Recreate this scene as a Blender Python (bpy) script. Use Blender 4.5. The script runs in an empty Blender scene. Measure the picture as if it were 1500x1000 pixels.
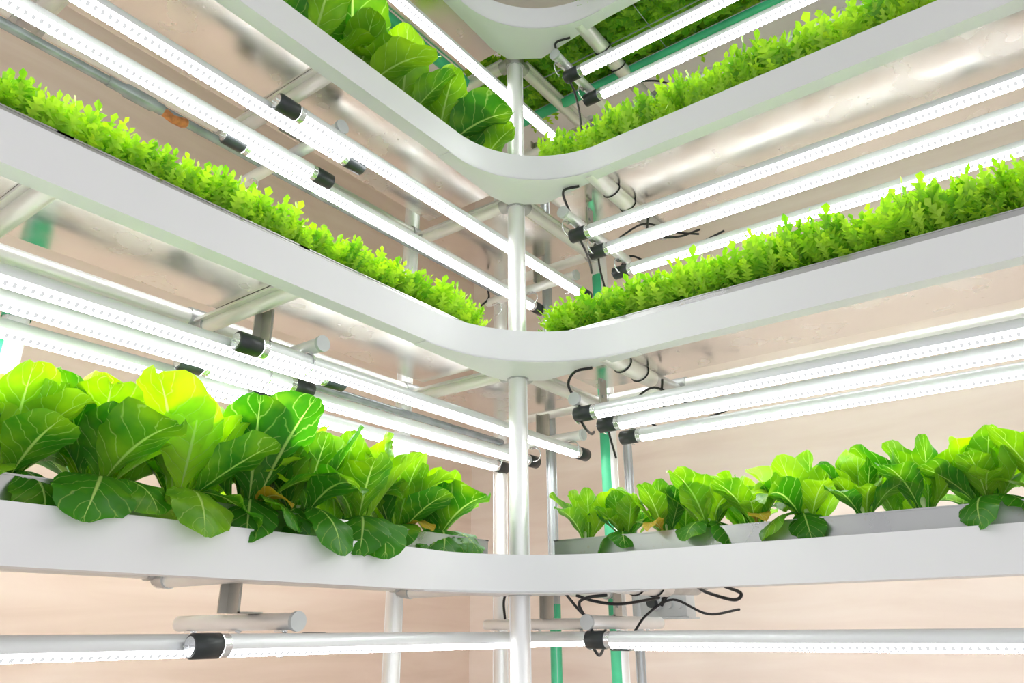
import bpy, math, random
from mathutils import Vector, Matrix
R = random.Random(7)
PI = math.pi
Z0 = 1.35                      # eye height above the floor; shelf heights below are given from eye level
sc = bpy.context.scene
COL = sc.collection

# ------------------------------------------------------------------ materials
def newmat(name):
    m = bpy.data.materials.new(name); m.use_nodes = True
    nt = m.node_tree; nt.nodes.clear()
    out = nt.nodes.new('ShaderNodeOutputMaterial')
    return m, nt, out
def N(nt, t, **kw):
    n = nt.nodes.new(t)
    for k, v in kw.items():
        if k == 'ins':
            for a, b in v.items(): n.inputs[a].default_value = b
        else: setattr(n, k, v)
    return n
def ramp(nt, stops):
    r = nt.nodes.new('ShaderNodeValToRGB'); e = r.color_ramp.elements
    while len(e) < len(stops): e.new(0.5)
    for i, (p, c) in enumerate(stops):
        e[i].position = p; e[i].color = (c[0], c[1], c[2], 1)
    return r
def simple(name, col, rough=.5, metal=0.0, var=.06, scale=6.0, stretch=(1, 1, 1), rvar=0.0, bump=0.0, spec=.5):
    m, nt, out = newmat(name)
    b = N(nt, 'ShaderNodeBsdfPrincipled', ins={'Roughness': rough, 'Metallic': metal})
    b.inputs['Specular IOR Level'].default_value = spec
    tc = N(nt, 'ShaderNodeTexCoord'); mp = N(nt, 'ShaderNodeMapping'); mp.inputs['Scale'].default_value = stretch
    nt.links.new(tc.outputs['Object'], mp.inputs['Vector'])
    no = N(nt, 'ShaderNodeTexNoise', ins={'Scale': scale, 'Detail': 5.0}); nt.links.new(mp.outputs[0], no.inputs['Vector'])
    r = ramp(nt, [(.3, [c * (1 - var) for c in col]), (.7, [min(1, c * (1 + var)) for c in col])])
    nt.links.new(no.outputs['Fac'], r.inputs['Fac']); nt.links.new(r.outputs['Color'], b.inputs['Base Color'])
    if rvar:
        mr = N(nt, 'ShaderNodeMapRange', ins={'To Min': max(0, rough - rvar), 'To Max': rough + rvar})
        nt.links.new(no.outputs['Fac'], mr.inputs['Value']); nt.links.new(mr.outputs[0], b.inputs['Roughness'])
    if bump:
        bp = N(nt, 'ShaderNodeBump', ins={'Strength': bump, 'Distance': .002})
        nt.links.new(no.outputs['Fac'], bp.inputs['Height']); nt.links.new(bp.outputs[0], b.inputs['Normal'])
    nt.links.new(b.outputs[0], out.inputs[0])
    return m
M = {}
LED = 21.0
M['panel'] = simple('white_enamel', (.80, .80, .815), .38, 0, .015, 3, spec=.4)
M['alu'] = simple('aluminium_pipe', (.87, .87, .86), .42, .45, .03, 10, rvar=.06)
M['rail'] = simple('pale_pipe', (.83, .82, .79), .35, .45, .06, 8)
M['darkpipe'] = simple('grey_pipe', (.42, .44, .45), .35, .5, .1, 8)
M['joint'] = simple('cast_joint', (.5, .51, .51), .4, .8, .1, 30)
M['black'] = simple('black_plastic', (.022, .027, .028), .38, 0, .2, 20)
M['cable'] = simple('black_rubber', (.012, .012, .013), .45, 0, .2, 20)
M['green'] = simple('green_film', (.06, .50, .25), .42, 0, .18, 9)
M['housing'] = simple('lamp_housing', (.78, .80, .81), .35, .25, .03, 8)
M['pins'] = simple('tube_pins', (.75, .76, .78), .25, .8, .1, 50)
M['bracket'] = simple('bracket_steel', (.5, .48, .44), .38, .8, .08, 20)
M['boxgrey'] = simple('grey_plastic', (.55, .57, .57), .45, 0, .05, 12)
M['board'] = simple('white_grow_board', (.8, .8, .76), .6, 0, .12, 60, bump=.4)
M['hose'] = simple('clear_grey_hose', (.33, .36, .38), .2, .3, .2, 25)
M['orange'] = simple('rusty_coupling', (.55, .2, .07), .6, .2, .4, 60)
M['stem'] = simple('lettuce_stem', (.62, .74, .35), .5, 0, .15, 60)
M['floor'] = simple('painted_floor', (.62, .62, .60), .35, 0, .04, 3)
M['ceiling'] = simple('white_ceiling', (.85, .85, .83), .8, 0, .02, 3)

def mat_wall(name, cols):
    m, nt, out = newmat(name)
    b = N(nt, 'ShaderNodeBsdfPrincipled', ins={'Roughness': .6})
    b.inputs['Specular IOR Level'].default_value = .25
    tc = N(nt, 'ShaderNodeTexCoord')
    mp = N(nt, 'ShaderNodeMapping'); mp.inputs['Scale'].default_value = (1.2, 1.2, 9)
    nt.links.new(tc.outputs['Object'], mp.inputs[0])
    n1 = N(nt, 'ShaderNodeTexNoise', ins={'Scale': 1.6, 'Detail': 6.0, 'Distortion': .8}); nt.links.new(mp.outputs[0], n1.inputs['Vector'])
    r = ramp(nt, [(.25, cols[0]), (.5, cols[1]), (.8, cols[2])])
    nt.links.new(n1.outputs['Fac'], r.inputs[0])
    nt.links.new(r.outputs[0], b.inputs['Base Color']); nt.links.new(b.outputs[0], out.inputs[0])
    return m
M['wall'] = mat_wall('peach_plywood', [(.66, .50, .40), (.73, .57, .47), (.78, .64, .54)])
M['wall_lit'] = mat_wall('peach_plywood_lit', [(.77, .63, .545), (.83, .70, .615), (.88, .77, .69)])  # same plywood lightened: the stronger light on the back wall is in its colour

def mat_tray(name, base, rough, metal=1.0, speck=.35, speckcol=(.45, .33, .2)):
    m, nt, out = newmat(name)
    b = N(nt, 'ShaderNodeBsdfPrincipled', ins={'Metallic': metal, 'Roughness': rough})
    tc = N(nt, 'ShaderNodeTexCoord')
    n1 = N(nt, 'ShaderNodeTexNoise', ins={'Scale': 9.0, 'Detail': 4.0}); nt.links.new(tc.outputs['Object'], n1.inputs['Vector'])
    n2 = N(nt, 'ShaderNodeTexNoise', ins={'Scale': 90.0, 'Detail': 3.0}); nt.links.new(tc.outputs['Object'], n2.inputs['Vector'])
    r = ramp(nt, [(.3, [c * .9 for c in base]), (.7, base)]); nt.links.new(n1.outputs['Fac'], r.inputs[0])
    sp = ramp(nt, [(.66, (0, 0, 0)), (.74, (1, 1, 1))]); nt.links.new(n2.outputs['Fac'], sp.inputs[0])
    ml = N(nt, 'ShaderNodeMath', operation='MULTIPLY'); ml.inputs[1].default_value = speck; nt.links.new(sp.outputs[0], ml.inputs[0])
    mx = N(nt, 'ShaderNodeMix', data_type='RGBA'); nt.links.new(ml.outputs[0], mx.inputs['Factor'])
    nt.links.new(r.outputs[0], mx.inputs['A']); mx.inputs['B'].default_value = (*speckcol, 1)
    nt.links.new(mx.outputs['Result'], b.inputs['Base Color'])
    mr = N(nt, 'ShaderNodeMapRange', ins={'From Min': .3, 'From Max': .75, 'To Min': rough * .6, 'To Max': rough * 1.8}); nt.links.new(n1.outputs['Fac'], mr.inputs[0])
    nt.links.new(mr.outputs[0], b.inputs['Roughness'])
    nt.links.new(b.outputs[0], out.inputs[0])
    return m
M['tray'] = mat_tray('polished_tray_sheet', (.84, .82, .79), .20)
M['trayside'] = mat_tray('galvanised_tray_side', (.50, .50, .495), .28, 1.0, .5, (.45, .38, .3))

def mat_led():
    m, nt, out = newmat('led_diffuser')
    e = N(nt, 'ShaderNodeEmission'); tc = N(nt, 'ShaderNodeTexCoord')
    sx = N(nt, 'ShaderNodeSeparateXYZ'); nt.links.new(tc.outputs['Object'], sx.inputs[0])
    # row of light chips seen through the clear cover
    f = N(nt, 'ShaderNodeMath', operation='MULTIPLY'); f.inputs[1].default_value = 85.0; nt.links.new(sx.outputs['X'], f.inputs[0])
    fr = N(nt, 'ShaderNodeMath', operation='FRACT'); nt.links.new(f.outputs[0], fr.inputs[0])
    gt = N(nt, 'ShaderNodeMath', operation='GREATER_THAN'); gt.inputs[1].default_value = .55; nt.links.new(fr.outputs[0], gt.inputs[0])
    ab = N(nt, 'ShaderNodeMath', operation='ABSOLUTE'); nt.links.new(sx.outputs['Y'], ab.inputs[0])
    g2 = N(nt, 'ShaderNodeMath', operation='GREATER_THAN'); g2.inputs[1].default_value = .0055; nt.links.new(ab.outputs[0], g2.inputs[0])
    g3 = N(nt, 'ShaderNodeMath', operation='LESS_THAN'); g3.inputs[1].default_value = .0125; nt.links.new(ab.outputs[0], g3.inputs[0])
    m1 = N(nt, 'ShaderNodeMath', operation='MULTIPLY'); nt.links.new(gt.outputs[0], m1.inputs[0]); nt.links.new(g2.outputs[0], m1.inputs[1])
    m2 = N(nt, 'ShaderNodeMath', operation='MULTIPLY'); nt.links.new(m1.outputs[0], m2.inputs[0]); nt.links.new(g3.outputs[0], m2.inputs[1])
    # the frosted cover is brightest straight below the chips and dimmer up its sides
    zf = N(nt, 'ShaderNodeMapRange', ins={'From Min': -.003, 'From Max': -.0145, 'To Min': 1.25, 'To Max': LED}); nt.links.new(sx.outputs['Z'], zf.inputs[0])
    mr = N(nt, 'ShaderNodeMapRange', ins={'To Min': LED, 'To Max': .62}); nt.links.new(zf.outputs[0], mr.inputs['To Min']); nt.links.new(m2.outputs[0], mr.inputs[0])
    e.inputs['Color'].default_value = (.97, .99, 1, 1)
    nt.links.new(mr.outputs[0], e.inputs['Strength']); nt.links.new(e.outputs[0], out.inputs[0])
    return m
M['led'] = mat_led()

def leaf_mat(name, dark, light, rib, veins, transl=.35, rough=.35, size=1.0):
    m, nt, out = newmat(name)
    b = N(nt, 'ShaderNodeBsdfPrincipled', ins={'Roughness': rough}); b.inputs['Specular IOR Level'].default_value = .35
    tr = N(nt, 'ShaderNodeBsdfTranslucent'); mixs = N(nt, 'ShaderNodeMixShader'); mixs.inputs[0].default_value = transl
    tc = N(nt, 'ShaderNodeTexCoord'); oi = N(nt, 'ShaderNodeObjectInfo')
    no = N(nt, 'ShaderNodeTexNoise', ins={'Scale': 14.0 * size, 'Detail': 3.0}); nt.links.new(tc.outputs['Object'], no.inputs['Vector'])
    at = N(nt, 'ShaderNodeAttribute', attribute_name='tone')
    s = N(nt, 'ShaderNodeMath', operation='ADD'); nt.links.new(no.outputs['Fac'], s.inputs[0])
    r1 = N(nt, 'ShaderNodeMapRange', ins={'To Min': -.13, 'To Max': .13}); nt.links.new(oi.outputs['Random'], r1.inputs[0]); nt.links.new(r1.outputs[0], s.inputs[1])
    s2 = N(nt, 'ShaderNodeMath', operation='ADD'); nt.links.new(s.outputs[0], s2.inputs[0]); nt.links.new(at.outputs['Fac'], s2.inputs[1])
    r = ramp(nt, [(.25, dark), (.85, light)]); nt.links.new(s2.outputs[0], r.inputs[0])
    col = r.outputs['Color']
    if veins:
        uv = N(nt, 'ShaderNodeUVMap'); sx = N(nt, 'ShaderNodeSeparateXYZ'); nt.links.new(uv.outputs[0], sx.inputs[0])
        a = N(nt, 'ShaderNodeMath', operation='SUBTRACT'); a.inputs[1].default_value = .5; nt.links.new(sx.outputs['X'], a.inputs[0])
        ab = N(nt, 'ShaderNodeMath', operation='ABSOLUTE'); nt.links.new(a.outputs[0], ab.inputs[0])
        # midrib, tapering to the tip
        w = N(nt, 'ShaderNodeMapRange', ins={'From Min': 0.0, 'From Max': 1.0, 'To Min': .085, 'To Max': .006}); nt.links.new(sx.outputs['Y'], w.inputs[0])
        d = N(nt, 'ShaderNodeMath', operation='DIVIDE'); nt.links.new(ab.outputs[0], d.inputs[0]); nt.links.new(w.outputs[0], d.inputs[1])
        mid = N(nt, 'ShaderNodeMapRange', ins={'From Min': .35, 'From Max': .75, 'To Min': 1.0, 'To Max': 0.0}); nt.links.new(d.outputs[0], mid.inputs[0])
        # side veins
        p = N(nt, 'ShaderNodeMath', operation='MULTIPLY'); p.inputs[1].default_value = .5; nt.links.new(ab.outputs[0], p.inputs[0])
        n3 = N(nt, 'ShaderNodeTexNoise', ins={'Scale': 30.0}); nt.links.new(tc.outputs['Object'], n3.inputs['Vector'])
        n3m = N(nt, 'ShaderNodeMath', operation='MULTIPLY'); n3m.inputs[1].default_value = .16; nt.links.new(n3.outputs['Fac'], n3m.inputs[0])
        q0 = N(nt, 'ShaderNodeMath', operation='SUBTRACT'); nt.links.new(sx.outputs['Y'], q0.inputs[0]); nt.links.new(p.outputs[0], q0.inputs[1])
        q = N(nt, 'ShaderNodeMath', operation='ADD'); nt.links.new(q0.outputs[0], q.inputs[0]); nt.links.new(n3m.outputs[0], q.inputs[1])
        q2 = N(nt, 'ShaderNodeMath', operation='MULTIPLY'); q2.inputs[1].default_value = 7.0; nt.links.new(q.outputs[0], q2.inputs[0])
        pp = N(nt, 'ShaderNodeMath', operation='PINGPONG'); pp.inputs[1].default_value = .5; nt.links.new(q2.outputs[0], pp.inputs[0])
        v = N(nt, 'ShaderNodeMapRange', ins={'From Min': .01, 'From Max': .06, 'To Min': .5, 'To Max': 0.0}); nt.links.new(pp.outputs[0], v.inputs[0])
        mx = N(nt, 'ShaderNodeMath', operation='MAXIMUM'); nt.links.new(mid.outputs[0], mx.inputs[0]); nt.links.new(v.outputs[0], mx.inputs[1])
        mc = N(nt, 'ShaderNodeMix', data_type='RGBA'); nt.links.new(mx.outputs[0], mc.inputs['Factor']); nt.links.new(col, mc.inputs['A']); mc.inputs['B'].default_value = (*rib, 1)
        col = mc.outputs['Result']
        bp = N(nt, 'ShaderNodeBump', ins={'Strength': .5, 'Distance': .003}); bp.invert = True
        nt.links.new(mx.outputs[0], bp.inputs['Height']); nt.links.new(bp.outputs[0], b.inputs['Normal'])
    nt.links.new(col, b.inputs['Base Color'])
    hs = N(nt, 'ShaderNodeHueSaturation', ins={'Saturation': 1.1, 'Value': 1.5}); nt.links.new(col, hs.inputs['Color'])
    nt.links.new(hs.outputs[0], tr.inputs['Color'])
    nt.links.new(b.outputs[0], mixs.inputs[1]); nt.links.new(tr.outputs[0], mixs.inputs[2]); nt.links.new(mixs.outputs[0], out.inputs[0])
    return m
M['romaine'] = leaf_mat('romaine_leaf', (.05, .23, .014), (.40, .68, .03), (.52, .72, .20), True, .42)
M['frisee'] = leaf_mat('frilly_leaf', (.15, .42, .014), (.52, .78, .07), (.5, .7, .2), False, .35, .4, 2.5)
M['wilted'] = leaf_mat('yellowed_leaf', (.45, .28, .04), (.72, .52, .07), (.7, .6, .3), True)

# ------------------------------------------------------------------ mesh builder
class MB:
    def __init__(s): s.v = []; s.f = []; s.uv = []; s.tone = []; s.flat = set()
    def add(s, vs, fs, uv=None, tone=0.0, flat=False):
        o = len(s.v); s.v += [tuple(p) for p in vs]
        for f in fs:
            if flat: s.flat.add(len(s.f))
            s.f.append(tuple(i + o for i in f))
        s.uv += uv if uv else [(.5, .5)] * len(vs)
        s.tone += tone if isinstance(tone, list) else [tone] * len(vs)
    def box(s, c, d, rz=0.0):
        c = Vector(c); m = Matrix.Rotation(rz, 3, 'Z'); h = Vector(d) / 2
        vs = [c + m @ Vector((x * h.x, y * h.y, z * h.z)) for x in (-1, 1) for y in (-1, 1) for z in (-1, 1)]
        s.add(vs, [(0, 1, 3, 2), (4, 6, 7, 5), (0, 4, 5, 1), (2, 3, 7, 6), (0, 2, 6, 4), (1, 5, 7, 3)], flat=True)
    def tube(s, path, r, seg=16, caps=True, a0=0.0, a1=2 * PI, bev=0.0):
        path = [Vector(p) for p in path]; full = abs(a1 - a0 - 2 * PI) < 1e-6
        rs = r if isinstance(r, (list, tuple)) else [r] * len(path)
        t0 = (path[1] - path[0]).normalized(); up = Vector((0, 0, 1)) if abs(t0.z) < .9 else Vector((0, 1, 0))
        n = t0.cross(up).normalized(); vs = []; k = seg if full else seg + 1
        for i, p in enumerate(path):
            t = (path[min(i + 1, len(path) - 1)] - path[max(i - 1, 0)]).normalized()
            n = (n - t * n.dot(t)).normalized(); b = n.cross(t)
            for j in range(k):
                a = a0 + (a1 - a0) * j / seg
                vs.append(p + (n * math.cos(a) + b * math.sin(a)) * rs[i])
        fs = []
        for i in range(len(path) - 1):
            for j in range(seg):
                j2 = (j + 1) % k
                fs.append((i * k + j, i * k + j2, (i + 1) * k + j2, (i + 1) * k + j))
        s.add(vs, fs)
        if caps:
            for i in (0, len(path) - 1):
                s.add(vs[i * k:(i + 1) * k], [tuple(range(k))], flat=True)
    def prism(s, pts, z0, z1):
        n = len(pts); vs = [(x, y, z0) for x, y in pts] + [(x, y, z1) for x, y in pts]
        fs = [tuple(range(n)), tuple(range(2 * n - 1, n - 1, -1))] + [(i, (i + 1) % n, n + (i + 1) % n, n + i) for i in range(n)]
        s.add(vs, fs, flat=True)
    def mesh(s, name, mat):
        me = bpy.data.meshes.new(name); me.from_pydata(s.v, [], s.f)
        me.materials.append(mat)
        for i, p in enumerate(me.polygons): p.use_smooth = i not in s.flat
        u = me.uv_layers.new(name='UVMap'); li = [0] * len(me.loops); me.loops.foreach_get('vertex_index', li)
        u.data.foreach_set('uv', [c for i in li for c in s.uv[i]])
        at = me.attributes.new('tone', 'FLOAT', 'POINT'); at.data.foreach_set('value', s.tone)
        me.update(); return me
    def build(s, name, mat, parent=None, label=None):
        o = bpy.data.objects.new(name, s.mesh(name, mat)); COL.objects.link(o); o.parent = parent
        if label: o['label'] = label
        return o
def tag(o, label, cat, group=None):
    o['label'] = label; o['category'] = cat
    if group: o['group'] = group
    return o
def empty(name, loc=(0, 0, 0), rz=0.0):
    o = bpy.data.objects.new(name, None); COL.objects.link(o); o.location = loc; o.rotation_euler = (0, 0, rz); o.empty_display_size = .05
    return o
def copy_tree(o, parent=None):
    c = o.copy(); COL.objects.link(c); c.parent = parent
    for ch in o.children: copy_tree(ch, c)
    return c
def struct(name, mb, mat):
    o = mb.build(name, mat); o['kind'] = 'structure'; return o
def bez(pts, n=8):
    """smooth path through points (Catmull-Rom)"""
    P = [Vector(p) for p in pts]; P = [P[0] * 2 - P[1]] + P + [P[-1] * 2 - P[-2]]; out = []
    for i in range(1, len(P) - 2):
        for j in range(n):
            t = j / n; a, b, c, d = P[i - 1:i + 3]
            out.append(.5 * ((2 * b) + (c - a) * t + (2 * a - 5 * b + 4 * c - d) * t * t + (3 * b - a - 3 * c + d) * t ** 3))
    out.append(P[-2]); return out

# ------------------------------------------------------------------ the room
XW, YW, H = -1.90, 2.28, 3.3
def slab(c, d, name, mat):
    m = MB(); m.box(c, d); return struct(name, m, mat)
slab((1.0, 0.3, -.05), (6.0, 4.2, .1), 'floor', M['floor'])
slab((1.0, 0.3, H + .05), (6.0, 4.2, .1), 'ceiling', M['ceiling'])
slab((XW - .05, .3, H / 2), (.1, 4.2, H), 'wall_left', M['wall'])
slab((1.0, YW + .05, H / 2), (6.0, .1, H), 'wall_back', M['wall_lit'])

# ------------------------------------------------------------------ shelf tiers
# a: left edge line x=-a, b: right edge line y=b, B/T: bottom and top of the white edge, R: fillet radius
TIERS = [
    dict(n='low', a=1.015, b=1.38, B=.0755, T=.149, R=.27, rim=.187, w='lowest'),
    dict(n='mid', a=1.0, b=1.3636, B=.5604, T=.6325, R=.29, rim=.661, w='second lowest'),
    dict(n='top', a=.975, b=1.342, B=1.0256, T=1.0927, R=.24, rim=1.090, w='second highest'),
    dict(n='peak', a=.965, b=1.33, B=1.480, T=1.547, R=.24, rim=1.55, w='highest'),
]
YE, XE = -.45, .75             # where the runs end, outside the picture
XB, YB = -1.375, 1.785         # lines of the back posts
PX, PY = -1.0, 1.366           # inner corner post
CROSS_Y = [-.08, .335, .755]
CROSS_X = [-.775, .45]
def arc(t, n=20):
    a, b, r = t['a'], t['b'], t['R']; cx, cy = -a + r, b - r
    return [(cx - r * math.cos(i / n * PI / 2), cy + r * math.sin(i / n * PI / 2)) for i in range(n + 1)]
def edge_strip(pts, z0, z1, th):
    """thin sheet standing on a plan curve, thickness behind it"""
    m = MB(); q = []
    for i, p in enumerate(pts):
        p0 = Vector(pts[max(i - 1, 0)]); p1 = Vector(pts[min(i + 1, len(pts) - 1)])
        d = (p1 - p0).normalized(); nrm = Vector((-d.y, d.x)); q.append(Vector(p) + nrm * th)
    n = len(pts)
    vs = [(*p, z0) for p in pts] + [(*p, z1) for p in pts] + [(*p, z0) for p in q] + [(*p, z1) for p in q]
    fs = []
    for i in range(n - 1):
        fs += [(i, i + 1, n + i + 1, n + i), (2 * n + i, 3 * n + i, 3 * n + i + 1, 2 * n + i + 1)]
    m.add(vs, fs)
    m.add(vs, [(n + i, n + i + 1, 3 * n + i + 1, 3 * n + i) for i in range(n - 1)] + [(i, 2 * n + i, 2 * n + i + 1, i + 1) for i in range(n - 1)]
          + [(0, n, 3 * n, 2 * n), (n - 1, 3 * n - 1, 4 * n - 1, 2 * n - 1)], flat=True)
    return m
for t in TIERS:
    a, b, B, T, r = t['a'], t['b'], t['B'] + Z0, t['T'] + Z0, t['R']
    sh = empty('shelf_tier', (-a, b, B))
    off = Vector((a, -b, -B))
    tag(sh, f"{t['w']} tier of the rack, white sheet edging curving round the corner on aluminium pipes", 'shelf', 'shelf tiers')
    def part(m, name, mat, label=None):
        m.v = [tuple(Vector(p) + off) for p in m.v]; return m.build(name, mat, sh, label)
    A = arc(t)
    # the edging: two straight sheets and the bent corner sheet, each folded under as a lip
    m = edge_strip([(-a, YE), (-a, b - r - .002)], B, T, .0025); m.prism([(-a - .0026, YE), (-a - .0026, b - r - .002), (-a - .035, b - r - .002), (-a - .035, YE)], B, B + .0025)
    part(m, 'edge_panel', M['panel'])
    m = edge_strip([(-a + r + .002, b), (XE, b)], B, T, .0025); m.prism([(-a + r + .002, b + .0026), (XE, b + .0026), (XE, b + .035), (-a + r + .002, b + .035)], B, B + .0025)
    part(m, 'edge_panel', M['panel'])
    A2 = [(-a - .0012, b - r - .025)] + [(x - .0 * y, y) for x, y in A] + [(-a + r + .025, b + .0012)]
    m = edge_strip(A2, B - .0008, T - .0005, .003)
    gus = [(-a - .0012, b - r - .025)] + A + [(-a + r + .025, b), (-a + r + .025, b + .033), (-a + .17, b + .04), (-a + .045, b + .052), (-a - .03, b + .0), (-a - .042, b - .06), (-a - .035, b - r - .025)]
    m.prism(gus, B - .002, B + .0008)
    part(m, 'corner_panel', M['panel'], 'curved white corner piece of the edging')
    # rails
    zr, rr = B + .012 + .0, .0135
    zb = B + .035
    m = MB(); m.tube([(XB + .02, YE, zb), (XB + .02, YB - .03, zb)], .018); part(m, 'back_rail', M['rail'])
    m = MB(); m.tube([(XB + .05, YB - .02, zb), (XE, YB - .02, zb)], .018); part(m, 'back_rail', M['rail'])
    for y in CROSS_Y + [PY + .0]:
        x0 = -a - .012 if y < 1.2 else PX - .03
        m = MB(); m.tube([(x0, y, zr + .004), (XB + .02, y, zr + .004)], .0145)
        m.box(((x0 + XB + .02) / 2, y - .017, zr + .014), (abs(XB + .02 - x0), .012, .006)); m.box(((x0 + XB + .02) / 2, y + .017, zr + .014), (abs(XB + .02 - x0), .012, .006))
        part(m, 'cross_rail', M['rail'])
        m = MB(); m.tube([(XB + .02, y - .028, zb), (XB + .02, y + .028, zb)], .0215); m.tube([(XB + .055, y, zr + .006), (XB + .02, y, zr + .01)], .019)
        part(m, 'pipe_joint', M['joint'])
    for x in CROSS_X + [PX]:
        y0 = b + .012 if x > -.9 else PY + .03
        rad = .0145 if x != CROSS_X[0] else .021
        m = MB(); m.tube([(x, y0, zr + .004), (x, YB - .02 if x != CROSS_X[0] else 1.61, zr + .004)], rad)
        if x != CROSS_X[0]: m.box((x - .017, (y0 + YB - .02) / 2, zr + .014), (.012, abs(YB - .02 - y0), .006)); m.box((x + .017, (y0 + YB - .02) / 2, zr + .014), (.012, abs(YB - .02 - y0), .006))
        part(m, 'cross_rail', M['rail'])
        m = MB(); m.tube([(x - .028, YB - .02, zb), (x + .028, YB - .02, zb)], .0215); m.tube([(x, YB - .055 if x != CROSS_X[0] else 1.60, zr + .006), (x, YB - .02, zr + .01)], .019)
        part(m, 'pipe_joint', M['joint'])
    m = MB(); m.tube([(PX, PY, B - .004), (PX, PY, B + .03)], .0255, 24); m.tube([(PX - .045, PY, zr + .004), (PX, PY, zr + .004)], .019); m.tube([(PX, PY + .045, zr + .004), (PX, PY, zr + .004)], .019)
    part(m, 'corner_joint', M['joint'])
    if t['n'] == 'peak':
        m = MB(); m.tube([(-1.17, YE, B + .022), (-1.17, 1.57, B + .022)], .0165); part(m, 'tray_rail', M['green'], 'rail in green protective film')
        m = MB(); m.tube([(-1.19, 1.60, B + .022), (XE, 1.60, B + .022)], .0165); part(m, 'tray_rail', M['green'], 'rail in green protective film')

# ------------------------------------------------------------------ growing trays
def tray(x0, x1, y0, y1, zb, zt, label, group, board=True, cap=None):
    e = empty('growing_tray', ((x0 + x1) / 2, (y0 + y1) / 2, zb)); tag(e, label, 'tray', group)
    w, d, h = x1 - x0, y1 - y0, zt - zb; th = .0022
    m = MB(); m.box((0, 0, th / 2), (w, d, th)); m.build('tray_bottom', M['tray'], e)
    m = MB()
    for sx in (-1, 1): m.box((sx * (w / 2 - th / 2), 0, h / 2 + .001), (th, d - .0002, h - .002))
    for sy in (-1, 1): m.box((0, sy * (d / 2 - th / 2), h / 2 + .001), (w - .0002, th, h - .002))
    for sx in (-1, 1): m.box((sx * (w / 2 - .005), 0, h - .001), (.012, d + .002, .0025))
    for sy in (-1, 1): m.box((0, sy * (d / 2 - .005), h - .001), (w + .002, .012, .0025))
    m.build('tray_wall', M['trayside'], e)
    if board:
        m = MB(); m.box((0, 0, h - .013), (w - .012, d - .012, .012)); m.build('grow_board', M['board'], e)
    return e
LN = {'low': 'lowest', 'mid': 'second lowest', 'top': 'second highest', 'peak': 'highest'}
for t in TIERS:
    a, b = t['a'], t['b']; zb, zt = t['B'] + Z0 + .030, t['rim'] + Z0
    ys = [YE] + CROSS_Y + [1.318]
    where = ['outside the frame', 'at its near end', 'in the middle of the run', 'next to the corner pole']
    for i in range(4):
        if i == 0: continue
        tray(-1.262 if t['n'] != 'peak' else -1.15, -a - .034, ys[i] + .0003, ys[i + 1] - .0003, zb, zt, f"shallow metal tray on the {LN[t['n']]} tier, left wing, {where[i]}", 'trays of the left wing', t['n'] != 'peak')
    yb = {'peak': 1.58, 'top': 1.742}.get(t['n'], 1.645)
    if t['n'] != 'peak': tray(-.94, .45, b + .034, yb, zb, zt, f"shallow metal tray on the {LN[t['n']]} tier, right wing", 'trays of the right wing', t['n'] != 'peak')
    # plate that closes the corner bay
    if t['n'] != 'peak':
        m = MB(); m.prism([(-1.335, 1.40), (-1.035, 1.40), (-1.035, 1.735), (-1.335, 1.735)], zb, zb + .002)
        o = m.build('corner_plate', M['tray']); tag(o, f"bare polished plate behind the corner pole on the {LN[t['n']]} tier", 'plate', 'corner plates')

# ------------------------------------------------------------------ posts
def post(x, y, r, label, mat='alu', film=None, top=None, r2=None):
    e = empty('support_post', (x, y, 0)); tag(e, label, 'post')
    top = top or (1.56 + Z0)
    m = MB(); m.tube([(0, 0, .012), (0, 0, top)], r, 24)
    for k in range(4):            # extrusion ribs along the pipe
        an = k * PI / 2 + .6; m.box((math.cos(an) * r, math.sin(an) * r, top / 2), (.0035, .0035, top - .03), an)
    m.build('pipe', M[mat], e)
    m = MB(); m.tube([(0, 0, 0), (0, 0, .012)], r * 1.5, 24); m.build('foot', M['black'], e)
    if film:
        for (z0, z1, a0, a1) in film:
            m = MB(); m.tube([(0, 0, z0 + Z0), (0, 0, z1 + Z0)], r + .0022, 12, False, a0, a1); m.build('protective_film', M['green'], e, 'green film still wrapped on the pipe')
    return e
post(PX, PY, .0205, 'round aluminium pole at the inner corner, nearest of the posts')
post(XB, PY, .0195, 'aluminium post at the back of the left wing, left of the corner pole')
post(XB, YB, .0195, 'aluminium post standing in the far corner, just left of the corner pole')
post(-1.0, YB, .0205, 'aluminium post right of the corner pole with a wide strip of green film', film=[(-1.2, .99, -2.2, -.2)])
post(-1.19, YB, .013, 'thin grey post just right of the corner pole, green film on its foot', 'darkpipe', film=[(-.95, .07, 0, 2 * PI)])
post(-1.02, 1.93, .011, 'thin grey conduit behind the green filmed post, by the wall', 'darkpipe', top=.52 + Z0)
post(XB, .44, .0205, 'post at the left edge of the picture wrapped in green film', film=[(.50, .575, 0, 2 * PI), (.05, .46, -2.4, -.9)], top=.59 + Z0)

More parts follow.
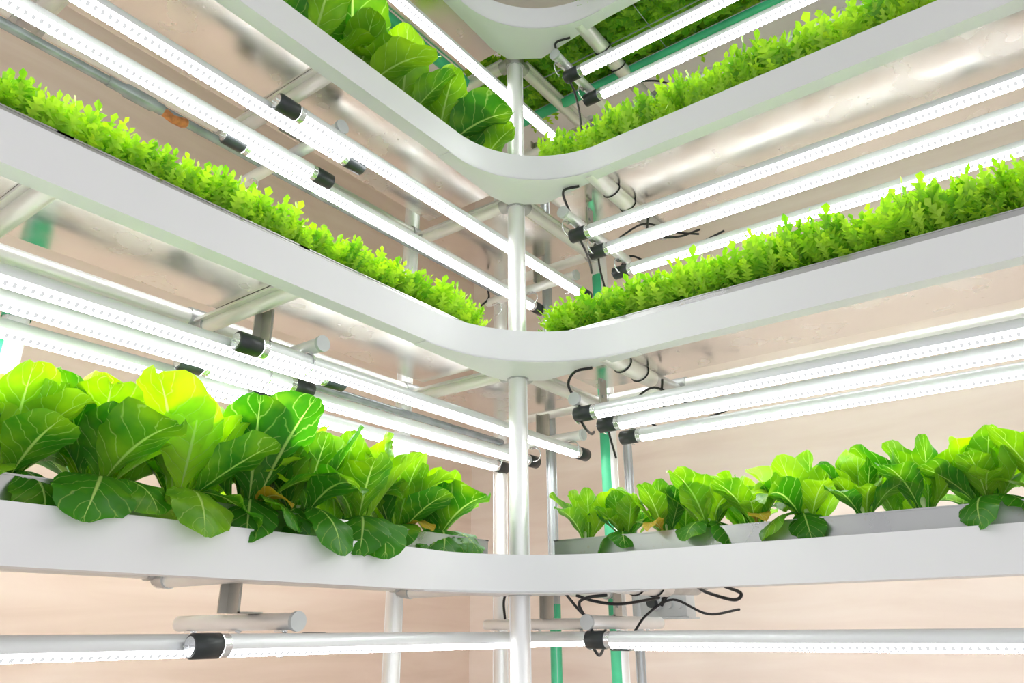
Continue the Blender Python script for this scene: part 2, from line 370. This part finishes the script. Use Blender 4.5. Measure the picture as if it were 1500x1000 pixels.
# ------------------------------------------------------------------ LED tubes
def make_tube(L):
    e = empty('grow_light_tube'); r = .0165; c = .046
    m = MB(); m.tube([(c, 0, 0), (L - c, 0, 0)], r, 14, False, -.3, PI + .3)       # aluminium back
    hs = m.build('housing', M['housing'], e)
    m = MB(); m.tube([(c, 0, 0), (L - c, 0, 0)], r - .0004, 14, False, PI + .3, 2 * PI - .3); m.build('diffuser', M['led'], e)
    for s, x0, x1 in ((0, 0, c), (1, L - c, L)):
        m = MB(); m.tube([(x0, 0, 0), (x0 + .002, 0, 0), (x1 - .002, 0, 0), (x1, 0, 0)], [r - .001, r + .0012, r + .0012, r - .001], 22)
        ec = m.build('end_cap', M['black'], e)
        m = MB(); xo = x0 if s == 0 else x1; d = -1 if s == 0 else 1
        m.tube([(xo, 0, 0), (xo + d * .0012, 0, 0)], r - .003, 16)
        m.tube([(xo, .006, 0), (xo + d * .006, .006, 0)], .0016, 6); m.tube([(xo, -.006, 0), (xo + d * .006, -.006, 0)], .0016, 6)
        m.build('pin_plate', M['pins'], ec)
        m = MB(); xi = x1 if s == 0 else x0; m.tube([(xi, 0, 0), (xi - d * .012, 0, 0)], r + .0003, 18, False); m.build('collar', M['pins'], ec)
    return e
def halfcheck(): pass
proto = make_tube(1.12)
first = [True]
def light(x, y, z, rz, label, group):
    e = proto if first[0] else copy_tree(proto)
    first[0] = False
    e.location = (x, y, z + Z0); e.rotation_euler = (0, 0, rz); tag(e, label, 'light', group); return e
ROWS = [('low', -.0155, 'under the lowest tier'), ('mid', .46, 'over the lowest tier'), ('top', .937, 'over the second lowest tier'), ('peak', 1.42, 'under the highest tier')]
for n, z, w in ROWS:
    far = [(-1.075, .668), (-1.24, .662), (-1.36, .672)]; near = [(-1.112, .935), (-1.200, .928), (-1.322, .912)]
    if n == 'top': far = [(-1.045, .667), (-1.215, .667)]; near = [(-1.082, .915), (-1.180, .912)]
    if n == 'peak': far = [(-1.045, .667)]; near = [(-1.082, .91)]
    if n == 'low': far = [(-1.05, .645)]; near = [(-1.085, .915)]
    pos = ['nearest the aisle', 'in the middle', 'nearest the wall'] if len(far) == 3 else (['nearest the aisle', 'nearest the wall'] if len(far) == 2 else ['by itself'])
    for (x, y), p in zip(far, pos): light(x, y, z, PI / 2, f"long tube lamp {w}, left wing, corner end, {p}", 'tube lamps of the left wing')
    for (x, y), p in zip(near, pos): light(x, y - 1.12, z, PI / 2, f"tube lamp {w}, left wing, near end, {p}", 'tube lamps of the left wing')
    ryy = [1.418, 1.535, 1.675]
    if n == 'top': ryy = [1.448, 1.557, 1.70]
    if n == 'peak': ryy = [1.43, 1.545]
    if n == 'low': ryy = [1.43, 1.54]
    for k, y in enumerate(ryy):
        zz = z - (.006 * k if n == 'low' else 0)
        light((-.875, -.882, -.90)[k] if n != 'top' else (-.887, -.895, -.905)[k], y, zz, 0, f"tube lamp {w}, right wing, {['front', 'middle' if len(ryy) > 2 else 'rear', 'rear'][k]}", 'tube lamps of the right wing')

# ------------------------------------------------------------------ lamp hangers
def hanger(x, y, z, rz, Lh, label, drop, xs, bx=.125, by=-.003):
    """short pipe across the lamps, hung on a flat bar, with wire clips round the lamps"""
    e = empty('lamp_hanger', (x, y, z + Z0), rz); tag(e, label, 'hanger', 'lamp hangers')
    m = MB(); m.tube([(.003, 0, 0), (Lh, 0, 0)], .0135, 20); m.build('cross_pipe', M['alu'], e)
    m = MB(); m.tube([(-.004, 0, 0), (.003, 0, 0)], .0155, 20); m.build('pipe_cap', M['boxgrey'], e)
    m = MB(); m.box((bx, by, .0135 + drop / 2), (.030, .005, drop)); m.box((bx + .016, by + .009, .0135 + drop / 2), (.003, .018, drop)); m.box((bx, by / 2, .0145), (.03, abs(by) + .004, .003))
    hb = m.build('hanger_bar', M['bracket'], e)
    for zz in (.02, drop - .004):
        m = MB(); m.tube([(bx - .006, by - .006, .0135 + zz), (bx - .006, by - .002, .0135 + zz)], .004, 10); m.build('bolt', M['joint'], hb)
    for xx in xs:
        m = MB()
        pts = [(xx, 0, -.013)] + [(xx + .0005 * k, .0185 * math.cos(an) * .0 + 0, 0) for k, an in ()]
        ring = [(xx + .0188 * math.cos(PI / 2 + k / 10 * PI * 1.1), .004, -.034 + .0188 * math.sin(PI / 2 + k / 10 * PI * 1.1)) for k in range(11)]
        m.tube([(xx, .004, -.010)] + ring, .0018, 6); m.box((xx + .004, .004, -.0145), (.02, .012, .003))
        m.build('wire_clip', M['pins'], e)
    return e
for t, (n, z, w) in zip(TIERS, ROWS):
    zt = t['B'] - .002; zh = z + .034; drop = zt + .014 - zh - .0135
    hanger(-1.045, .823, zh, PI, .34, f"cross pipe on a flat bar {w}, left wing", drop, (.03, .155, .29), .11, .045)
    hanger(-.868, t['b'] + .04, zh, PI / 2, .33, f"short cross pipe holding lamps {w}, right of the corner pole", drop, (.02, .14, .28)) if n != 'x' else None
    hanger(-1.03, 1.70, zh, PI, .33, f"short cross pipe holding lamps {w}, behind the corner pole", drop, (.03, .155, .29))

# ------------------------------------------------------------------ hoses and cables
m = MB(); e = empty('water_hose', (XB + .07, 0, .985 + Z0)); tag(e, 'grey hose with a rusty coupling running along the left wall below the top rail', 'hose')
m.tube([(0, YE, 0), (0, 1.70, 0)], .0095, 12); m.build('hose', M['hose'], e)
m = MB(); m.tube([(0, .47, 0), (0, .50, 0), (0, .505, 0), (0, .56, 0), (0, .565, 0), (0, .58, 0)], [.011, .011, .014, .014, .0115, .0115], 14); m.build('sleeve', M['hose'], e)
m = MB(); m.tube([(0, .585, -.002), (.006, .6, -.012), (.002, .62, -.006), (0, .63, 0)], [.010, .009, .011, .010], 10); m.build('coupling', M['orange'], e, 'orange brown rusty coupling')
for z, w in ((.513, 'second lowest'),):
    m = MB(); e = empty('water_hose', (XB + .07, 0, z + Z0)); tag(e, f'grey hose running along the left wall below the {w} tier', 'hose')
    m.tube([(0, YE, 0), (0, 1.70, 0)], .0095, 12); m.build('hose', M['hose'], e)
LN2 = {'low': 'lowest', 'mid': 'second lowest', 'top': 'second highest', 'peak': 'highest'}
def cable(pts, label, r=.0032):
    m = MB(); m.tube(bez(pts), r, 8); o = m.build('power_cable', M['cable']); c = Vector(pts[0]); 
    o.data.transform(Matrix.Translation(-c)); o.location = c + Vector((0, 0, Z0)); tag(o, label, 'cable', 'black lamp cables'); return o
for t, (n, z, w) in zip(TIERS, ROWS):
    y0 = {'low': 1.43, 'mid': 1.418, 'top': 1.448, 'peak': 1.43}[n]; x0 = -.862; zt = t['B'] - .006; yc = t['b'] + .02
    cable([(x0, y0, z + .015), (x0 - .012, y0 - .004, z + .04), (x0 - .018, y0 - .02, z + .07), (x0 + .01, yc, zt - .004), (x0 + .05, yc + .01, zt)], f'black cable looping up from the front lamp cap {w}, right wing')
    cable([(x0, y0, z - .016), (x0 - .004, y0 + .03, z - .03), (x0 - .05, y0 + .13, z - .012), (x0 - .12, y0 + .26, z + .03)], f'black cable drooping behind the front lamp cap {w}, right wing')
    cable([(x0 + .03, y0 + .12, z + .012), (x0 + .05, y0 + .15, z + .05), (x0 + .10, y0 + .18, zt - .005), (x0 + .16, y0 + .22, z + .05), (x0 + .2, YB - .05, z + .06)], f'black cable from the middle lamp cap {w}, right wing', .0028)
    if n in ('mid', 'top'):
        cable([(-.885, 1.70, z + .015), (-.86, 1.72, z + .05), (-.80, 1.74, z + .02), (-.70, 1.75, z + .035), (-.60, 1.76, z + .06)], f'black cable sagging behind the rear lamp cap {w}', .003)
    if n in ('mid', 'top'):
        cable([(-.74, 1.60, zt + .012), (-.76, 1.64, z + .05), (-.70, 1.68, z + .04), (-.66, 1.74, z + .075)], f'black cable knotted at the rear end of the thick pipe, {LN2[n]} tier', .003)
        cable([(-.88, 1.55, z + .014), (-.90, 1.60, z + .05), (-.95, 1.70, z + .03), (-.96, 1.75, z - .03)], f'black cable hanging beside the filmed post {w}', .003)
    for k, yy in enumerate((1.47, 1.555)):
        ring = [(-.775 + .0225 * math.cos(q / 12 * 2 * PI), yy + .01 * math.sin(q / 6 * PI), t['B'] + .016 + .0225 * math.sin(q / 12 * 2 * PI)) for q in range(13)]
        cable(ring, f"black cable tie round the thick pipe, {['front', 'rear'][k]} one, {LN2[n]} tier", .0017)
cable([(-1.213, 1.60, .10), (-1.222, 1.60, .07), (-1.218, 1.60, .03)], 'short black cable hanging left of the corner pole below the lowest tier')
cable([(-.95, 1.46, .083), (-.90, 1.46, .034), (-.89, 1.50, .03)], 'black cable crossing below the lowest tier beside the filmed post')
cable([(-.911, 1.45, .073), (-.87, 1.46, .06), (-.83, 1.5, .055), (-.80, 1.62, .07)], 'black cable running back below the lowest tier to the socket box')
cable([(-1.36, 1.70, 1.02), (-1.352, 1.695, .985), (-1.36, 1.668, .95)], 'short black cable hanging off the left back rail left of the corner pole')
cable([(-.88, 1.80, .075), (-.78, 1.74, .10), (-.70, 1.66, .078), (-.62, 1.60, .060), (-.60, 1.59, .072), (-.66, 1.66, .09)], 'black cable looping from the socket box below the lowest right tray', .0036)
cable([(-.885, 1.80, .060), (-.86, 1.79, .085), (-.80, 1.70, .095)], 'thick black plug cable on the socket box', .005)
e = empty('socket_box', (-.885, 1.835, .062 + Z0)); tag(e, 'grey socket box with a black plug below the lowest tier by the back posts', 'socket box')
m = MB(); m.box((0, 0, 0), (.125, .05, .058)); m.box((0, 0, -.032), (.14, .062, .005)); m.build('box_body', M['boxgrey'], e)
m = MB(); m.tube([(-.02, -.025, .002), (-.02, -.036, .002)], .017, 18); so = m.build('socket', M['boxgrey'], e)
m = MB(); m.tube([(-.02, -.036, .002), (-.02, -.052, .004)], .012, 16); m.build('plug', M['black'], so, 'black plug')
for k in (0, 1):
    m = MB(); m.tube([(.018 + .027 * k, -.025, .0), (.018 + .027 * k, -.034, .0)], .010, 16); m.build('round_socket', M['boxgrey'], e)
m = MB(); m.box((.01, -.0, .044), (.02, .02, .03)); m.build('bracket', M['bracket'], e)

# ------------------------------------------------------------------ plants
def rz_mat(a): return Matrix.Rotation(a, 3, 'Z')
def romaine_leaf(m, az, L, W, t0, t1, rnd, cup=.25, base=(0, 0, 0), tone=0.0, nu=18, nv=10, pw=1.6):
    """one spoon-shaped leaf; t0/t1 lean from vertical at base and tip"""
    rot = rz_mat(az); vs = []; uv = []; tn = []
    ph = rnd.uniform(0, 6.28); fr = rnd.uniform(2.2, 3.6); tw = rnd.uniform(-.5, .5); sw = rnd.uniform(-.25, .25); am = rnd.uniform(.05, .11) * W
    x, z, y = 0.0, 0.0, 0.0
    for i in range(nu + 1):
        s = i / nu; ang = t0 + (t1 - t0) * s ** pw
        if i: x += math.sin(ang) * L / nu; z += math.cos(ang) * L / nu; y += sw * s * L / nu
        wdt = W * .5 * (.17 * (1 - s) + (math.sin(PI * min(1, max(0, (s - .16) / .86)) ** 1.32) ** .68 if s > .16 else 0)) * (1 + .035 * math.sin(s * 41 + ph)) 
        if i == nu: wdt = W * .10
        nx, nz = -math.cos(ang), math.sin(ang)      # inner/up normal
        roll = tw * s
        for j in range(nv + 1):
            u = j / nv * 2 - 1; au = abs(u)
            lat = wdt * u; lift = cup * wdt * (au ** 1.5) - .012 * W * (1 if au < .12 else 0)
            lift += am * s * au ** 2 * math.sin(ph + fr * 6.28 * s + (2.1 if u > 0 else 0))
            lift += .018 * W * math.sin(s * 38 - au * 9) * (au * (1 - au) * 4) * min(1, s * 3)
            ly = lat * math.cos(roll) ; lift += lat * math.sin(roll)
            p = Vector((x + nx * lift, y + ly, z + nz * lift)); vs.append(Vector(base) + rot @ p)
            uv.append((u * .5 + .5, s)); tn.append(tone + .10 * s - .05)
    k = nv + 1; fs = [(i * k + j, i * k + j + 1, (i + 1) * k + j + 1, (i + 1) * k + j) for i in range(nu) for j in range(nv)]
    m.add(vs, fs, uv, tn)
def romaine_mesh(seed, n=13, h=.20, face=None):
    """returns (foliage mesh, stem mesh); face = azimuth that gets extra hanging leaves"""
    rnd = random.Random(seed); m = MB()
    for i in range(n):
        q = i / (n - 1); az = i * 2.4 + rnd.uniform(-.35, .35)
        L = h * (1.0 - .18 * q) * rnd.uniform(.72, 1.16); W = L * rnd.uniform(.42, .58)
        t0 = (.72 - .60 * q) * rnd.uniform(.5, 1.25); t1 = t0 + (.9 - .7 * q) * rnd.uniform(-.2, 1.2)
        if rnd.random() < .38 - .3 * q: t1 = t0 + rnd.uniform(1.0, 1.9)
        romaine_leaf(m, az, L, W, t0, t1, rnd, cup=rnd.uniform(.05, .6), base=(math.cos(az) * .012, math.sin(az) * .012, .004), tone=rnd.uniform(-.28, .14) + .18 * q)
    if face is not None:
        for d in (rnd.uniform(-.75, -.25), rnd.uniform(.15, .7)):
            L = h * rnd.uniform(.66, .84)
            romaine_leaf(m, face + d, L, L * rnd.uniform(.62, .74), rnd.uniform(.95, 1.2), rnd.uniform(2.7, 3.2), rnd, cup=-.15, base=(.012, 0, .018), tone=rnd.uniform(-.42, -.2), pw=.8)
    s = MB(); s.tube([(0, 0, -.010), (0, 0, .012), (0, 0, .03)], [.011, .014, .009], 10)
    return m.mesh('foliage', M['romaine']), s.mesh('stem', M['stem'])
def frisee_leaf(m, az, L, W, t0, t1, rnd, base, tone, n=8):
    rot = rz_mat(az); x = z = y = 0.0; C = []; sw = rnd.uniform(-.5, .5); tw = rnd.uniform(-.8, .8)
    vs = []; fs = []; tn = []
    for i in range(2 * n + 1):
        s = i / (2 * n); ang = t0 + (t1 - t0) * s
        if i: x += math.sin(ang) * L / (2 * n); z += math.cos(ang) * L / (2 * n); y += sw * s * L / (2 * n)
        env = math.sin(PI * min(1, .12 + .86 * s) ** 1.1) ** .8
        tip = i % 2 == 1
        w = W * .5 * env * (1.0 if tip else .22) * rnd.uniform(.8, 1.2)
        fwd = (L * .05 if tip else 0)
        dx, dz = math.sin(ang), math.cos(ang); nx, nz = -math.cos(ang), math.sin(ang)
        roll = tw * s
        if i == 2 * n: w = 0.0; x += dx * L * .07; z += dz * L * .07
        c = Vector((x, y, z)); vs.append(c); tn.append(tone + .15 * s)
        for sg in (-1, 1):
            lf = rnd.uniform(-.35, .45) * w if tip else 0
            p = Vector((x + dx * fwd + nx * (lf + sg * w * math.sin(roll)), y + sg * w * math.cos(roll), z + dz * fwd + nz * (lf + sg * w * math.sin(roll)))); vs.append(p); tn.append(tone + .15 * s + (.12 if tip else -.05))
    for i in range(2 * n):
        a = i * 3; b = a + 3
        fs += [(a, b, b + 1, a + 1), (a, a + 2, b + 2, b)]
    m.add([Vector(base) + rot @ p for p in vs], fs, None, tn, flat=True)
def frisee_mesh(seed, h=.10, n=78):
    rnd = random.Random(seed); m = MB()
    for i in range(n):
        q = (i + .5) / n; az = i * 2.4 + rnd.uniform(-.6, .6)
        if i < 16:      # long leaves from the crown
            L = h * rnd.uniform(.75, 1.0); t0 = rnd.uniform(.0, .8); t1 = t0 + rnd.uniform(-.2, .8); bs = (math.cos(az) * .008, math.sin(az) * .008, -.004)
        else:           # frizzy side leaves branching over a dome
            el = math.acos(1 - q * .98); rr = h * rnd.uniform(.22, .50)
            bs = (math.cos(az) * math.sin(el) * rr * .8, math.sin(az) * math.sin(el) * rr * .8, .006 + math.cos(el) * rr * 1.1)
            L = h * rnd.uniform(.34, .56); t0 = max(0, el * .75 + rnd.uniform(-.5, .35)); t1 = t0 + rnd.uniform(-.7, .9)
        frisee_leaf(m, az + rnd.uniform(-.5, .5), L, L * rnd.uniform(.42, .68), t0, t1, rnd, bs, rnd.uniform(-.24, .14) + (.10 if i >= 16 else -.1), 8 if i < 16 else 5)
    return m.mesh('frilly_green', M['frisee'])
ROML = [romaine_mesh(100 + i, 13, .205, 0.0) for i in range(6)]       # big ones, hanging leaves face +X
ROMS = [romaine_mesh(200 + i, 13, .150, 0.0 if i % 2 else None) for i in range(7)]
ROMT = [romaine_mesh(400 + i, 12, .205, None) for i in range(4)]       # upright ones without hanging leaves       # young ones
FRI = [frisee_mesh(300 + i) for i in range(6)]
def put_romaine(mesh2, x, y, z, rz, s, label, group, sz=None, wilt=None):
    e = empty('romaine_lettuce', (x, y, z), rz); e.scale = (s, s, sz or s); tag(e, label, 'lettuce', group)
    for nm, me in zip(('foliage', 'stem'), mesh2):
        o = bpy.data.objects.new(nm, me); COL.objects.link(o); o.parent = e
    if wilt is not None:
        m = MB(); rnd = random.Random(int(x * 1000 + y * 77)); romaine_leaf(m, wilt, .11, .05, 1.0, 2.5, rnd, cup=.1, base=(.01, 0, .01)); m.build('wilted_leaf', M['wilted'], e, 'yellowed withered leaf')
    return e
def put_frisee(me, x, y, z, rz, s, sz, label, group):
    o = bpy.data.objects.new('frilly_green', me); COL.objects.link(o); o.location = (x, y, z); o.rotation_euler = (0, 0, rz); o.scale = (s, s, sz); tag(o, label, 'salad plant', group); return o
ORD = ['', 'second ', 'third ', 'fourth ', 'fifth ', 'sixth ', 'seventh ', 'eighth ', 'ninth ', 'tenth ', 'eleventh ']
def boards(n): return [t for t in TIERS if t['n'] == n][0]['rim'] + Z0 - .006
# lowest tier, left: big romaine heads, front row leaning over the edge
zb = boards('low')
ysl = [1.235, 1.11, .985, .86, .735, .615, .495, .375, .25]
SZ = [.90, .92, .96, 1.0, 1.0, .98, .92, .84, .80]
for i, y in enumerate(ysl):
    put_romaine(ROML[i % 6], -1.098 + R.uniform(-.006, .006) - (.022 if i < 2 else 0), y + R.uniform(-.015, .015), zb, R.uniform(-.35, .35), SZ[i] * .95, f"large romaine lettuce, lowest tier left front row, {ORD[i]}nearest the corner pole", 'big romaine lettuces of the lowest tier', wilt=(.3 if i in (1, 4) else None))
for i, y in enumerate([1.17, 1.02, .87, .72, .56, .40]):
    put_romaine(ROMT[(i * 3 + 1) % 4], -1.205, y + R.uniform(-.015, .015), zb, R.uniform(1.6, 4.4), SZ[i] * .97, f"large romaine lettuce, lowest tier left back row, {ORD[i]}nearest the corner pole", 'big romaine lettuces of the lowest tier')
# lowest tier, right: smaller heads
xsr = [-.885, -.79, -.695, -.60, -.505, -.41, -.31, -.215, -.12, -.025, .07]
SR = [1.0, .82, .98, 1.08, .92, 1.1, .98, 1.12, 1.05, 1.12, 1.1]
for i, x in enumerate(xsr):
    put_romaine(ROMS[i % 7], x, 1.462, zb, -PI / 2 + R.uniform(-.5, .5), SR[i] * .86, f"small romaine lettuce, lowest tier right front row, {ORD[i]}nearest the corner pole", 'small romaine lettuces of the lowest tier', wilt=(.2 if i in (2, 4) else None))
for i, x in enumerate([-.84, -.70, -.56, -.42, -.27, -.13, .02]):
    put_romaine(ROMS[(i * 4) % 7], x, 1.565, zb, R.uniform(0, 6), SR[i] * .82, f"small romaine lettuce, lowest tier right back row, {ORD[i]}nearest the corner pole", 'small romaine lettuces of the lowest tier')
# second highest tier, left: romaine
zb = boards('top')
for i, y in enumerate([1.265, 1.135, 1.005, .87, .74]):
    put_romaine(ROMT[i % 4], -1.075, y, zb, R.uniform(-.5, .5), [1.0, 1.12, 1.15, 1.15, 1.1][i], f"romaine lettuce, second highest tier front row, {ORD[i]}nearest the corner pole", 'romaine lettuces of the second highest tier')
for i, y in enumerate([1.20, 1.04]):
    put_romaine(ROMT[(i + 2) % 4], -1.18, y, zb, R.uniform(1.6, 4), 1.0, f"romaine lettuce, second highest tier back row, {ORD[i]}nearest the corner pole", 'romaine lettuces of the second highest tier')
# open wire rack of the highest tier with greens seen from underneath
e = empty('wire_rack', (-.3, 1.48, TIERS[3]['B'] + Z0 + .030)); tag(e, 'open wire rack under the greens of the highest tier, right wing', 'rack')
m = MB(); [m.tube([(x_, -.11, 0), (x_, .105, 0)], .0014, 6) for x_ in [-.88 + .27 * k for k in range(7)]]; m.build('cross_wires', M['darkpipe'], e)
for yy in (-.11, 0, .105):
    m = MB(); m.tube([(-.89, yy, -.0025), (.75, yy, -.0025)], .002, 8); m.build('long_wire', M['darkpipe'], e)
# frilly greens
def hedge(n, side, u0, u1, off, step, s, sz, group, label, grow=0.0):
    z = boards(n); u = u0; k = 0
    while u < u1 + 1e-6:
        q = (u - u0) / (u1 - u0)
        o = off + R.uniform(-.008, .008); a = R.uniform(0, 6.28); sc_ = s * R.uniform(.9, 1.1)
        zz = sz * R.uniform(.85, 1.12) * (1 + grow * q)
        x, y = (o, u) if side == 'L' else (u, o)
        put_frisee(FRI[R.randrange(6)], x, y, z, a, sc_, zz, label, group)
        u += step * R.uniform(.9, 1.1); k += 1
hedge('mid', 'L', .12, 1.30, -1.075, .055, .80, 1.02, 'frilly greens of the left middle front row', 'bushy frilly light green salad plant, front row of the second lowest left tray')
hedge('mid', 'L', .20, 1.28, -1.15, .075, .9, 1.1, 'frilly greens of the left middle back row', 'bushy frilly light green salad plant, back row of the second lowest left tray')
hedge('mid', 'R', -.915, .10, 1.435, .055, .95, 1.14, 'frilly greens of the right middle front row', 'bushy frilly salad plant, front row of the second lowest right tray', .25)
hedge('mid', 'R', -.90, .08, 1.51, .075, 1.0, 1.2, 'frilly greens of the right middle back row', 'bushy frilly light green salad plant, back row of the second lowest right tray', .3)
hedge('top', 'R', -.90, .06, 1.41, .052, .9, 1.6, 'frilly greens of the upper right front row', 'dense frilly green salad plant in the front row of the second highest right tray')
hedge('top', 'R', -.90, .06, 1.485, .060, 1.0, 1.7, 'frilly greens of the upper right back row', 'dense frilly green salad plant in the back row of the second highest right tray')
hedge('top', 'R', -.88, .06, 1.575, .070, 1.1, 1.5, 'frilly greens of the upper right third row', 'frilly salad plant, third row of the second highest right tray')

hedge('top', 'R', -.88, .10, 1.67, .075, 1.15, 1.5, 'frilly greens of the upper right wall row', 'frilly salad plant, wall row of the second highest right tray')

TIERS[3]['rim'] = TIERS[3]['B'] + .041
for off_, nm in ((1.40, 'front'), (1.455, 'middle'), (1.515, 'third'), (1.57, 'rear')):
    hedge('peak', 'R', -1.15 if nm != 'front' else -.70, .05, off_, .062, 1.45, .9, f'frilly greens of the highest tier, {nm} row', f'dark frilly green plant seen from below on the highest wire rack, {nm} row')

# ------------------------------------------------------------------ light and camera
w = bpy.data.worlds.new('World'); sc.world = w; w.use_nodes = True
nt = w.node_tree; bg = nt.nodes['Background']; tc = N(nt, 'ShaderNodeTexCoord'); sx = N(nt, 'ShaderNodeSeparateXYZ'); nt.links.new(tc.outputs['Generated'], sx.inputs[0])
wr = N(nt, 'ShaderNodeMapRange', ins={'From Min': -1.0, 'From Max': 1.0, 'To Min': .34, 'To Max': 1.08}); nt.links.new(sx.outputs['X'], wr.inputs[0])
bg.inputs[0].default_value = (.95, .965, 1.0, 1); nt.links.new(wr.outputs[0], bg.inputs[1])

f, pi_, ya, ro = 1102.05, 0.368625, 0.639687, -0.00688
fw = Vector((-math.sin(ya) * math.cos(pi_), math.cos(ya) * math.cos(pi_), math.sin(pi_)))
r0 = Vector((math.cos(ya), math.sin(ya), 0)); u0 = r0.cross(fw)
rr = r0 * math.cos(ro) + u0 * math.sin(ro); uu = -r0 * math.sin(ro) + u0 * math.cos(ro)
cd = bpy.data.cameras.new('camera'); cam = bpy.data.objects.new('camera', cd); COL.objects.link(cam)
cd.sensor_width = 36; cd.lens = f / 1500 * 36; cd.clip_start = .01
mt = Matrix((rr, uu, -fw)).transposed().to_4x4(); mt.translation = (0, 0, Z0); cam.matrix_world = mt
sc.camera = cam
sc.view_settings.view_transform = 'Standard'; sc.view_settings.look = 'None'; sc.view_settings.gamma = 1; sc.view_settings.exposure = 0.36
sc.view_settings.use_curve_mapping = False
sc.cycles.max_bounces = 8; sc.cycles.diffuse_bounces = 4; sc.cycles.glossy_bounces = 4; sc.cycles.transmission_bounces = 4
sc.cycles.sample_clamp_indirect = 6.0
sc.cycles.use_denoising = True
